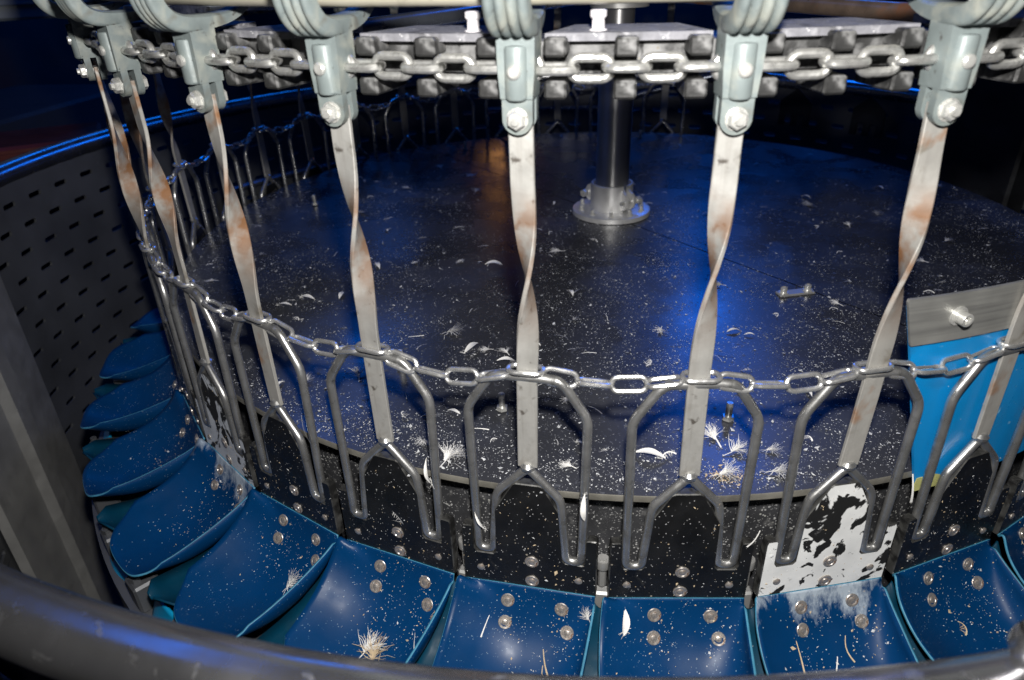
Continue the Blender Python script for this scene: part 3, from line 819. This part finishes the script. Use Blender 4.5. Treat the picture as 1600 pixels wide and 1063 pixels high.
# ================================================================== OVERHEAD CHAIN, RAIL, WHEEL
def link_mesh(name, inner_len, wire, width, mat, n=8):
    rc = width / 2 - wire
    hl = inner_len / 2 + wire - rc - wire
    hl = max(hl, 0.001)
    pts = []
    for i in range(n + 1):
        t = -PI / 2 + PI * i / n
        pts.append((hl + rc * math.cos(t), rc * math.sin(t), 0))
    for i in range(n + 1):
        t = PI / 2 + PI * i / n
        pts.append((-hl + rc * math.cos(t), rc * math.sin(t), 0))
    mb = MB(); mb.tube(pts, wire, 10, closed=True)
    return mb.mesh(name, mat)
LINK = link_mesh("link", 0.0375, 0.0043, 0.0270, MAT['link'])
ch = obj("overhead_chain", None, loc=(0, 0, 0.499), label="heavy steel conveyor link chain running through the grey brackets", cat="chain")
R_CH = 1.0085
dl = PITCH / 6
for i in range(ARC[0] * 6, ARC[-1] * 6):
    a = ang(0) + i * dl
    o = obj("link", LINK, ch, loc=cyl(a, R_CH, random.uniform(-.0008, .0008)))
    vert = (i % 2 == 0)
    tw = random.uniform(-7, 7)
    o.rotation_euler = Matrix.Rotation(rad(a), 4, 'Z').to_3x3().__matmul__(Matrix.Rotation(rad((90 if vert else 0) + tw), 3, 'X')).to_euler()

rt = MB(); rt.tube([cyl(a, 0.985, 0.566) for a in range(-165, 62, 2)], 0.0165, 14)
obj("overhead_rail", rt.mesh("overhead_rail", MAT['rail']), label="cream curved conveyor rail running behind the grey hooks at the top", cat="rail")

wh = obj("chain_wheel", None, loc=(0, 0, 0.47), label="large black toothed chain wheel with dusty grey top plates", cat="wheel")
rg = MB(); rg.lathe([(0.90, 0.02), (0.975, 0.02), (0.975, 0.048), (0.90, 0.048), (0.90, 0.02)], 132, cap=False)
obj("wheel_ring", rg.mesh("wheel_ring", MAT['dark'], angle=20), wh)
pp = MB()
vs = []
for z in (0.0495, 0.0565):
    for r, h in ((0.905, 3.2), (0.99, 4.35)):
        for j in range(7):
            p = cyl(-h + 2 * h * j / 6, r, z); vs.append((p.x, p.y + 0.95, p.z))
fs = [(14 + j, 14 + j + 1, 21 + j + 1, 21 + j) for j in range(6)] + [(j, j + 1, 7 + j + 1, 7 + j) for j in range(6)] + [(7 + j, 8 + j, 22 + j, 21 + j) for j in range(6)] + [(j, j + 1, 15 + j, 14 + j) for j in range(6)] + [(0, 7, 21, 14), (6, 13, 27, 20)]
pp.add(vs, fs)
TOPP = pp.mesh("top_plate", MAT['dusty'], smooth=False)
lg = MB(); lg.box(-0.0105, 0.0105, -0.042, 0.02, -0.0080, 0.0085, 0.0022)
LUG = lg.mesh("tooth_block", MAT['dark'], angle=25)
cb = MB(); cb.lathe([(0.0085, 0.0566), (0.0085, 0.0575), (0.0062, 0.058), (0.0058, 0.066), (0.0078, 0.0685), (0.0078, 0.0735), (0.0055, 0.0745)], 12)
CAPB = cb.mesh("cap_bolt", MAT['white_cap'])
for k in ARC:
    a = ang(k) + PITCH / 2
    obj("top_plate", TOPP, wh, loc=cyl(a, 0.95, 0), rot=(0, 0, rad(a)))
    if k in (0, 1, 3, -3, 4): obj("cap_bolt", CAPB, wh, loc=cyl(a + {0: 2.2, 1: -1.6, 3: -2.4, -3: 1, 4: 2}[k], 0.968, 0))
    for i in (1, 3, 5):
        aa = ang(k) + i * dl
        for z in (0.0365, 0.0085):
            zl = z + (0.009 if z > .02 else -0.0005)
            obj("tooth_block", LUG, wh, loc=cyl(aa + random.uniform(-.1, .1), 0.962, zl if z > .02 else 0.0085), rot=(0, 0, rad(aa)))
hb = MB(); hb.lathe([(0.066, 0.0), (0.066, 0.09), (0.05, 0.1), (0.05, 0.16)], 32)
hub = obj("hub", hb.mesh("hub", MAT['stainless']), wh, loc=(0.005, 0.078, 0.01))
for j in range(6):
    aa = 33 + j * 60
    sp = MB(); c0 = Vector((0.005, 0.078, 0.04)) + cyl(aa, 0.06, 0); sp.tube([c0, cyl(aa, 0.915, 0.035)], 0.013, 12)
    obj("spoke", sp.mesh("spoke", MAT['rust'] if j == 0 else MAT['bluepipe']), wh)

# ================================================================== THIN CHAIN THREADED ON THE BARS
tc = obj("thin_chain", None, loc=(0, 0, 0.17), label="thin shiny link chain threaded around the shackle bars above the wire hoops", cat="chain")
TL = link_mesh("link", 0.0395, 0.0031, 0.0225, MAT['chrome'])
TLB = link_mesh("link", 0.0405, 0.0031, 0.0240, MAT['chrome'])
NPL = 5
rnd = random.Random(3)
for k in ARC[:-1]:
    # each span: one link round the bar, then four hanging links
    sag = rnd.uniform(0.014, 0.026); inr = rnd.uniform(0.0, 0.008)
    nodes = []
    for i in range(NPL + 1):
        f = i / NPL
        a = ang(k) + PITCH * (f + 0.0)
        nodes.append((a, f))
    for i in range(NPL):
        f0, f1 = (i - 0.5) / NPL, (i + 0.5) / NPL
        def pt(f):
            ff = f % 1.0
            kk = math.sin(PI * ff)
            return cyl(ang(k) + PITCH * f, R_S - (inr * kk if 0 <= f <= 1 else 0), 0.0092 - sag * kk * (1 if 0 <= f <= 1 else 1))
        p0, p1 = pt(f0), pt(f1)
        d = (p1 - p0).normalized()
        c = (p0 + p1) / 2
        if i == 0:
            me = TLB; roll = rnd.uniform(-8, 8); c = cyl(ang(k), R_S, 0.0098); d = (cyl(ang(k) + .1, R_S, 0) - cyl(ang(k) - .1, R_S, 0)).normalized()
        else:
            me = TL; roll = [0, 55, -12, 62, -8][i] + rnd.uniform(-14, 14)
        X = d; Z = (Vector((0, 0, 1)) - d * d.z).normalized(); Y = Z.cross(X)
        B = Matrix((X, Y, Z)).transposed()
        o = obj("link", me, tc, loc=c)
        o.rotation_euler = (B @ Matrix.Rotation(rad(roll), 3, 'X')).to_euler()

# ================================================================== BRIGHT BLUE PANEL WITH STEEL STRIP
def build_panel():
    root = obj("guide_panel", None, loc=cyl(26, 1.0, 0), label="bright blue guide panel with a bolted steel strip along its top edge", cat="panel")
    o0 = cyl(26, 1.0, 0)
    r0 = 0.998
    def quad_sheet(rows, r_in, th, mat, name, parent, label=None):
        # rows: list of (z, a_left, a_right)
        mb = MB(); n = 10; vs = []
        for layer in (r_in, r_in + th):
            for (z, al, ar) in rows:
                for j in range(n + 1):
                    vs.append(cyl(al + (ar - al) * j / n, layer, z) - o0)
        m = len(rows); W = n + 1; T = m * W
        fs = []
        for i in range(m - 1):
            for j in range(n):
                fs.append((i * W + j, i * W + j + 1, (i + 1) * W + j + 1, (i + 1) * W + j))
                fs.append((T + i * W + j, T + (i + 1) * W + j, T + (i + 1) * W + j + 1, T + i * W + j + 1))
        for i in range(m - 1):
            for j in (0, n):
                fs.append((i * W + j, (i + 1) * W + j, T + (i + 1) * W + j, T + i * W + j))
        for i in (0, m - 1):
            for j in range(n):
                fs.append((i * W + j, i * W + j + 1, T + i * W + j + 1, T + i * W + j))
        mb.add(vs, fs)
        return obj(name, mb.mesh(name, mat, smooth=False), parent, label=label)
    lean = lambda z: 18.6 + (0.25 - z) * 18.0
    quad_sheet([(z, lean(z) + 0.15, 38) for z in (-0.03, 0.05, 0.12, 0.19, 0.245)], 1.0015, 0.004, MAT['panel'], "blue_sheet", root)
    st = quad_sheet([(0.196, 18.7 + .9, 38), (0.2, 18.9 + .6, 38), (0.2525, 18.55, 38), (0.2555, 18.6, 38)], 1.0060, 0.0035, MAT['strip'], "steel_strip", root)
    quad_sheet([(-0.031, 23.6, 27.5), (-0.022, 23.5, 27.0), (-0.010, 23.6, 25.2)], 1.0058, 0.0012, MAT['glue'], "sealant", root)
    for a in (22.5, 33.5):
        b = MB(); RX = Matrix.Rotation(rad(90), 4, 'X')
        b.lathe([(0.0115, 0.0), (0.0115, 0.0018), (0.0078, 0.0018), (0.0078, 0.0135), (0.0072, 0.0142), (0.0045, 0.0142), (0.0045, 0.009), (0.0, 0.009)], 18, RX, cap=False)
        p = cyl(a, 1.0096, 0.2275) - o0
        obj("cap_screw", b.mesh("cap_screw", MAT['bolt'], angle=30), root, loc=p, rot=(0, 0, rad(a)))
build_panel()

# ================================================================== BACKGROUND MACHINE PIECES (dim)
def pipe(name, a, b, r, mat, label, group=None):
    A, B = Vector(a), Vector(b)
    mb = MB(); mb.tube([(0, 0, 0), B - A], r, 12)
    obj(name, mb.mesh(name, mat), loc=A, label=label, cat="pipe", group=group)
pipe("frame_pipe", (-0.05, 1.28, 0.05), (0.62, 1.22, 0.22), 0.011, MAT['bluepipe'], "thin dim blue pipe rising to the right behind the centre post")
pipe("frame_pipe", (-0.55, 1.32, 0.02), (-0.02, 1.30, 0.03), 0.009, MAT['bluepipe'], "thin level pipe lit blue behind the deck, left of the post")
pipe("overhead_beam", (-1.6, 1.55, 0.58), (0.9, 1.5, 0.50), 0.042, MAT['bluepipe'], "thick dark beam lit blue along the top behind the chain")
pipe("overhead_beam", (0.35, 1.7, 0.47), (2.4, 1.2, 0.50), 0.03, MAT['bluepipe'], "dark beam at top right behind the chain wheel")
# dim fork plates hanging at the back right
fk = MB()
poly = [(-0.055, 0), (-0.055, -0.085), (-0.033, -0.085), (-0.033, -0.045), (-0.011, -0.045), (-0.011, -0.085), (0.011, -0.085), (0.011, -0.045), (0.033, -0.045), (0.033, -0.085), (0.055, -0.085), (0.055, 0), (0.0, 0.045)]
fk.prism(poly, -0.004, 0.004)
FK = fk.mesh("fork_plate", MAT['housing'], smooth=False)
for i, (a, z) in enumerate(((148, 0.10), (136, 0.10), (125, 0.09), (114, 0.09), (104, 0.08), (95, 0.08))):
    obj("fork_plate", FK, loc=cyl(a, 1.22, z), rot=(0, 0, rad(a)), label="dim dark fork shaped plate beyond the deck, %s counted right from the centre post" % ORD[i], cat="plate", group="fork plates at the back right")
for (a, r, w, h, lab) in ((117, 1.19, 0.16, 0.62, "dark upright machine housing behind the deck at the right"), (97, 1.20, 0.13, 0.60, "dark machine housing at the far right behind the deck")):
    hb2 = MB(); hb2.box(-w, w, -0.03, 0.05, 0, h, 0.008); hb2.box(-w * .7, w * .7, -0.055, -0.0302, h * .35, h * .72, 0.006); hb2.tube([(-w * .8, -0.05, 0.02), (-w * .8, -0.05, h - .03)], 0.012, 10)
    ho = obj("machine_housing", hb2.mesh("machine_housing", MAT['housing'], angle=25), loc=cyl(a, r, -0.25), rot=(0, 0, rad(a)), label=lab, cat="housing")
# a pale panel on the far left wall, a dark cabinet before it
pn = MB(); pn.box(-0.02, 0.02, -0.55, 0.33, -0.24, 0.4, 0.01); pn.box(0.0202, 0.03, -0.5, 0.28, -0.19, 0.35, 0.004)
obj("wall_panel", pn.mesh("wall_panel", MAT['pale'], smooth=False), loc=(-2.2, 0.98, 0.66), rot=(0, 0, rad(-50)), label="dim pale machine panel in the dark at top left", cat="panel")
cbx = MB(); cbx.box(-0.35, 0.35, -0.5, 0.5, 0, 1.25, 0.015)
obj("dark_cabinet", cbx.mesh("dark_cabinet", MAT['wall'], smooth=False), loc=(-2.9, 1.5, -1.22), label="dark machine cabinet in the shadows beyond the tub at left", cat="cabinet")

cr = MB(); cr.box(-0.22, 0.22, -0.16, 0.16, 0, 0.30, 0.01)
for zz_ in (0.08, 0.16, 0.24): cr.box(-0.2, 0.2, -0.168, -0.1602, zz_, zz_ + 0.04)
obj("red_crate", cr.mesh("red_crate", MAT['redbox'], smooth=False), loc=(-2.0, 0.55, -0.22), rot=(0, 0, rad(35)), label="dark red crate in the shadow beyond the tub rim at left", cat="crate")
sb_ = MB(); sb_.box(-0.35, 0.35, -0.25, 0.25, 0, 0.98, 0.01)
obj("machine_stand", sb_.mesh("machine_stand", MAT['housing'], smooth=False), loc=(-2.0, 0.55, -1.2), rot=(0, 0, rad(35)), label="dark stand under the red crate beyond the tub", cat="stand")

# ================================================================== FEATHERS AND DUST
def feather_mesh(kind, seed, mat):
    rnd = random.Random(seed)
    mb = MB()
    def strip(pts, w0, w1, lift=0.0):
        vs, fs = [], []
        n = len(pts)
        for i, p in enumerate(pts):
            q = pts[min(n - 1, i + 1)]; o = pts[max(0, i - 1)]
            d = Vector((q[0] - o[0], q[1] - o[1], 0)).normalized()
            w = w0 + (w1 - w0) * i / (n - 1)
            vs += [(p[0] - d.y * w, p[1] + d.x * w, p[2]), (p[0] + d.y * w, p[1] - d.x * w, p[2] + w * .6)]
        fs = [(2 * i, 2 * i + 2, 2 * i + 3, 2 * i + 1) for i in range(n - 1)]
        mb.add(vs, fs)
    if kind == 'down':
        L = 0.036
        strip([(0, -L * .55, 0.001), (0.001, -L * .2, 0.003), (0, 0.0, 0.004)], 0.0009, 0.0006)
        for i in range(46):
            t = rnd.gauss(0, .55)
            aa = t * 1.15
            l = L * rnd.uniform(.35, .75)
            b = (rnd.uniform(-.001, .001), -L * .2 + rnd.random() * .2 * L, 0.003)
            cv = rnd.uniform(-.5, .5)
            pts = []
            for j in range(4):
                f = j / 3
                pts.append((b[0] + math.sin(aa + cv * f) * l * f, b[1] + math.cos(aa + cv * f) * l * f, b[2] + .006 * math.sin(f * 2.2) * rnd.random()))
            strip(pts, 0.00045, 0.00015)
    elif kind == 'vane':
        L = 0.034
        n = 9
        cvt = rnd.uniform(-.9, .9)
        ctr = []
        x = y = 0; h = 0
        for i in range(n + 1):
            ctr.append((x, y, 0.001 + 0.006 * math.sin(PI * i / n)))
            h += cvt / n
            x += math.sin(h) * L / n; y += math.cos(h) * L / n
        vs, fs = [], []
        for i, p in enumerate(ctr):
            f = i / n
            w = 0.0052 * (math.sin(PI * min(1, f * 1.05)) ** .7) + 0.0003
            vs += [(p[0] - w, p[1], p[2] + .0015), (p[0], p[1], p[2]), (p[0] + w * .9, p[1], p[2] + .002)]
        fs = [(3 * i + j, 3 * i + j + 1, 3 * i + j + 4, 3 * i + j + 3) for i in range(n) for j in (0, 1)]
        mb.add(vs, fs)
        strip([(p[0], p[1], p[2] + .0007) for p in ctr], 0.0005, 0.0003)
        for i in range(8):
            y0 = rnd.uniform(0, .01)
            strip([(0, y0, .002), (rnd.uniform(-.01, .01), y0 + rnd.uniform(-.006, .004), .004)], 0.0004, 0.0002)
    elif kind == 'crescent':
        n = 8; R = 0.014; sp = rnd.uniform(1.2, 2.4)
        pts = [(R * math.cos(sp * (i / n - .5)), R * math.sin(sp * (i / n - .5)), 0.001 + 0.003 * math.sin(PI * i / n)) for i in range(n + 1)]
        strip(pts, 0.0012, 0.0005)
        for i in range(9):
            p = pts[rnd.randrange(1, n)]
            s = rnd.uniform(.3, .75)
            strip([p, (p[0] * s + rnd.uniform(-.003, .003), p[1] * s + rnd.uniform(-.003, .003), .003)], 0.0004, 0.0002)
    else:   # sliver
        n = 5; L = 0.03
        b = rnd.uniform(-.006, .006)
        strip([(b * math.sin(PI * i / n), L * (i / n - .5), 0.001 + .002 * math.sin(PI * i / n)) for i in range(n + 1)], 0.0009, 0.0004)
    return mb.mesh("feather", mat, angle=80)
FK_ = {}
for kd in ('down', 'vane', 'crescent', 'sliver'):
    FK_[kd] = [feather_mesh(kd, 10 + i, MAT['feather']) for i in range(4)]
STRAW = [feather_mesh(kd, 40 + i, MAT['straw']) for i, kd in enumerate(('down', 'sliver', 'crescent', 'sliver'))]
rf = random.Random(5)
named = [  # x, y, kind, size, heading (deg), label
    (0.153, -0.872, 'down', 1.15, 25, "fan shaped white down feather right of the post-side bar, in the blue glow"),
    (0.181, -0.900, 'down', 1.1, -60, "wide fluffy white feather in the blue glow near the deck edge"),
    (0.160, -0.950, 'down', 1.0, -75, "spread white feather over brown crumbs at the deck edge"),
    (0.087, -0.927, 'vane', 1.25, 80, "oval white feather lying near the deck edge left of a bar"),
    (-0.233, -0.674, 'vane', 1.2, -40, "leaf shaped white feather above the thin chain, left of centre"),
    (-0.392, -0.754, 'down', 1.0, 20, "soft white plume beside the fourth bar, below the chain"),
    (-0.270, -0.60, 'down', 1.1, -80, "spiky white feather tuft in the left middle of the deck"),
    (-0.224, -0.289, 'vane', 1.1, 95, "curved white feather in the middle of the deck, left of the third bar"),
    (0.099, -0.564, 'down', 0.75, 170, "small round white tuft right of centre on the deck"),
    (0.212, -0.562, 'vane', 0.8, -70, "small leaf feather right of the bar right of the post"),
    (0.227, -0.942, 'down', 1.1, -100, "white feather lying at the deck edge behind a wire hoop on the right"),
    (-0.201, -0.952, 'down', 1.2, -20, "white feather tuft caught behind a hoop leg near the deck edge"),
    (-0.607, -0.477, 'vane', 1.0, -100, "tan tipped feather left on the deck near the chain"),
]
for x, y, kd, sz, hd, lab in named:
    o = obj("feather", rf.choice(FK_[kd]), loc=(x, y, 0.001 + deck_z(x, y)), rot=(rf.uniform(-.12, .12), rf.uniform(-.12, .12), rad(hd)), label=lab, cat="feather", group="loose feathers on the deck")
    o.scale = (sz,) * 3
more = [(-0.298, -0.806), (-0.387, -0.373), (-0.316, -0.27), (-0.164, -0.662), (-0.095, -0.58), (-0.052, -0.409), (-0.107, -0.635), (-0.748, 0.023), (-0.44, -0.135), (-0.525, -0.166), (-0.059, -0.902), (-0.142, -0.91), (-0.046, -0.641), (-0.024, -0.654), (0.059, -0.724), (0.226, -0.68), (0.482, -0.007), (0.604, 0.069), (0.803, 0.153), (0.653, -0.213), (0.411, -0.509), (0.719, -0.155), (-0.296, -0.566), (-0.331, -0.618), (0.045, -0.633), (0.003, -0.911), (-0.244, -0.92), (-0.364, -0.809), (-0.09, -0.756), (-0.009, -0.82), (0.273, -0.87), (0.306, -0.739), (-0.032, -0.9), (0.185, -0.653), (0.224, 0.099), (0.14, 0.02), (-0.125, -0.228), (-0.285, -0.18), (-0.374, 0.237), (-0.568, 0.229), (-0.87, 0.216), (-0.932, 0.095)]
while len(more) < 230:
    r = math.sqrt(rf.uniform(0.0, 0.93)); a = rf.uniform(-PI, PI)
    x, y = r * math.sin(a), -r * math.cos(a)
    if y > 0.55 and rf.random() < .6: continue
    if math.hypot(x, y - .08) < .12: continue
    more.append((x, y))
for x, y in more:
    kd = rf.choice(('down', 'vane', 'crescent', 'crescent', 'sliver', 'sliver', 'sliver'))
    o = obj("feather", rf.choice(FK_[kd]), loc=(x, y, 0.001 + deck_z(x, y)), rot=(rf.uniform(-.15, .15), rf.uniform(-.15, .15), rf.uniform(0, 6.28)),
            label="small white feather scrap lying on the dark deck", cat="feather", group="feather scraps on the deck")
    sz = rf.uniform(0.5, 1.0); o.scale = (sz, sz, sz)

# fine dust on the deck
def flakes(name, pts, mat, label, lo, hi):
    rd = random.Random(len(pts))
    mb = MB()
    for p, nrm, tx in pts:
        t2 = nrm.cross(tx)
        a = rd.uniform(0, 6.28)
        d = tx * math.cos(a) + t2 * math.sin(a); e = nrm.cross(d)
        l = (lo + (hi - lo) * rd.random() ** 2.2) * (2.4 if rd.random() < .06 else 1); w = max(lo * .6, l * rd.uniform(.3, .8))
        c = p + nrm * 0.0007
        mb.v += [tuple(c - d * l), tuple(c + e * w), tuple(c + d * l + nrm * l * .5), tuple(c - e * w)]
        n = len(mb.v); mb.f.append((n - 4, n - 3, n - 2, n - 1)); mb.mi.append(0)
    me = bpy.data.meshes.new(name); me.from_pydata(mb.v, [], mb.f); me.materials.append(mat)
    return obj(name, me, label=label, cat="debris", kind="stuff")
rd = random.Random(11)
pts = []
Zv, Xv = Vector((0, 0, 1)), Vector((1, 0, 0))
while len(pts) < 42000:
    r = math.sqrt(rd.random()) * 0.995; a = rd.uniform(-PI, PI)
    x, y = r * math.sin(a), -r * math.cos(a)
    pr = 0.55 + 0.45 * max(0, (-y - 0.1)) ** 1.0
    if y > 0.2: pr = 0.36
    n1 = mnoise.noise(Vector((x * 4.1, y * 4.1, 1.3))); n2 = mnoise.noise(Vector((x * 15, y * 15, 7.7))); n3 = mnoise.noise(Vector((x * 45, y * 45, 2.2)))
    cl = min(1.0, max(0.03, 0.42 + 0.75 * n1 + 0.75 * n2 + 0.6 * n3))
    if y < 0 and r > 0.93: pr *= 1.5; cl = min(1, cl + .3)
    if rd.random() < pr * cl: pts.append((Vector((x, y, deck_z(x, y))), Zv, Xv))
flakes("deck_dust", pts, MAT['dust'], "fine white dust and down specks on the dark deck", 0.00045, 0.0017)
# dust and chaff in the scoops and on the plates
pts = []; brown = []
for k in range(-5, 7):
    T = Matrix.Translation(cyl(ang(k), R_PL, 0)) @ Matrix.Rotation(rad(ang(k)), 4, 'Z'); R3 = T.to_3x3()
    for i in range(260):
        s = min(.97, abs(rd.gauss(0.42, 0.2))); u = max(-.8, min(.8, rd.gauss(0.05, .32)))
        p = scoop_point(s, u); ds = scoop_point(min(1, s + .02), u) - scoop_point(max(0, s - .02), u); du = scoop_point(s, u + .02) - scoop_point(s, u - .02)
        nr = du.cross(ds).normalized()
        if nr.z < 0: nr = -nr
        (brown if rd.random() < .2 else pts).append((T @ (p + nr * .0025), R3 @ nr, R3 @ du.normalized()))
    for i in range(150):
        x, z = rd.uniform(-.09, .09), rd.uniform(-.155, .01)
        if abs(x) > .042 and z > -.106 and not (abs(x) > .078 and z < -.064): continue
        (brown if rd.random() < .35 else pts).append((T @ Vector((x, -.0092, z)), R3 @ Vector((0, -1, 0)), R3 @ Vector((1, 0, 0))))
flakes("scoop_dust", pts, MAT['dust'], "white specks stuck to the scoops and plates", 0.0005, 0.0014)
flakes("scoop_chaff", brown, MAT['straw'], "tan chaff stuck to the scoops and plates", 0.0007, 0.0020)
# feathers and straw caught in the scoops
caught = [(0, 0.60, 0.02, 'straw', 0, 1.3, 10, "straw coloured feather clump at the bottom of the wide scoop"), (0, 0.64, 0.1, 'straw', 1, 1.2, 30, None), (0, 0.58, -0.04, 'down', 0, 1.2, -15, None), (0, 0.70, 0.0, 'straw', 3, 1.5, -5, None),
          (0, 0.50, 0.38, 'sliver', 0, 1.2, 20, None), (0, 0.36, 0.45, 'straw', 2, .8, 0, None),
          (-1, 0.46, 0.15, 'down', 1, 1.0, -25, "pointed white feather in the lower left scoop"), (1, 0.46, 0.15, 'straw', 1, 1.6, 20, "tan straw bit in the scoop below the bar left of the post"), (1, 0.52, 0.2, 'straw', 3, 1.5, 30, None), (1, 0.2, 0.72, 'down', 2, .6, 0, None),
          (1, 0.35, -0.55, 'sliver', 1, 1.0, 5, None), (2, 0.33, -0.72, 'vane', 1, 1.0, 15, None), (3, 0.42, -0.45, 'straw', 1, 1.3, 10, None), (3, 0.40, 0.1, 'straw', 3, 1.1, 0, None), (3, 0.48, 0.0, 'sliver', 2, 1.2, -30, None), (4, 0.45, -0.1, 'straw', 2, .8, 0, None)]
for k, s, u, kd, ix, sz, hd, lab in caught:
    T = Matrix.Translation(cyl(ang(k), R_PL, 0)) @ Matrix.Rotation(rad(ang(k)), 4, 'Z'); R3 = T.to_3x3()
    p = scoop_point(s, u); ds = (scoop_point(s + .02, u) - scoop_point(s - .02, u)).normalized(); du = (scoop_point(s, u + .02) - scoop_point(s, u - .02)).normalized()
    nr = du.cross(ds).normalized()
    if nr.z < 0: nr = -nr
    B = Matrix((du, nr.cross(du), nr)).transposed()
    o = obj("feather", STRAW[ix] if kd == 'straw' else FK_[kd][ix], loc=T @ (p + nr * .0035), label=lab or "feather scrap stuck inside a blue scoop", cat="feather", group="feathers caught in the scoops")
    o.rotation_euler = (R3 @ B @ Matrix.Rotation(rad(hd), 3, 'Z')).to_euler(); o.scale = (sz,) * 3

# feathers snagged on the wire loops
snag = [(1, 0.0715, 0.02, 'vane', 1.3, 175, "long white feather snagged on the right leg of the hoop left of the post"), (0, 0.071, 0.0, 'vane', 1.2, 5, "white feather snagged on the right hoop leg of the fourth shackle"),
        (-1, 0.070, 0.03, 'sliver', 1.5, 10, "thin white sliver on the hoop leg of the third shackle"), (1, -0.055, -0.06, 'vane', 0.9, 20, "white feather hanging at the plate slot left of the post"), (2, 0.085, -0.05, 'sliver', 1.0, -25, "white sliver stuck beside the peeling white plate"),
        (0, 0.002, -0.085, 'crescent', 1.1, 40, "curved white feather on the black plate of the fourth shackle"), (3, 0.088, 0.0, 'sliver', 1.6, 12, "curled sliver caught below the bright blue panel")]
for k, x, z, kd, sz, hd, lab in snag:
    a = ang(k)
    T = Matrix.Rotation(rad(a), 3, 'Z')
    o = obj("feather", FK_[kd][(k + 2) % 4], loc=cyl(a, R_S + 0.009, z) + T @ Vector((x, 0, 0)), label=lab, cat="feather", group="feathers snagged on the shackles")
    o.rotation_euler = (T @ Matrix.Rotation(rad(90), 3, 'X') @ Matrix.Rotation(rad(hd), 3, 'Z')).to_euler(); o.scale = (sz * (.5 if kd == 'vane' else 1), sz, sz)

rdc = random.Random(21)
crumbs = []
for i in range(140):
    x, y = rdc.gauss(0.158, 0.014), rdc.gauss(-0.952, 0.008)
    crumbs.append((Vector((x, y, deck_z(x, y) + rdc.uniform(0, .002))), Zv, Xv))
flakes("deck_crumbs", crumbs, MAT['straw'], "small heap of brown crumbs at the deck edge", 0.0008, 0.0022)
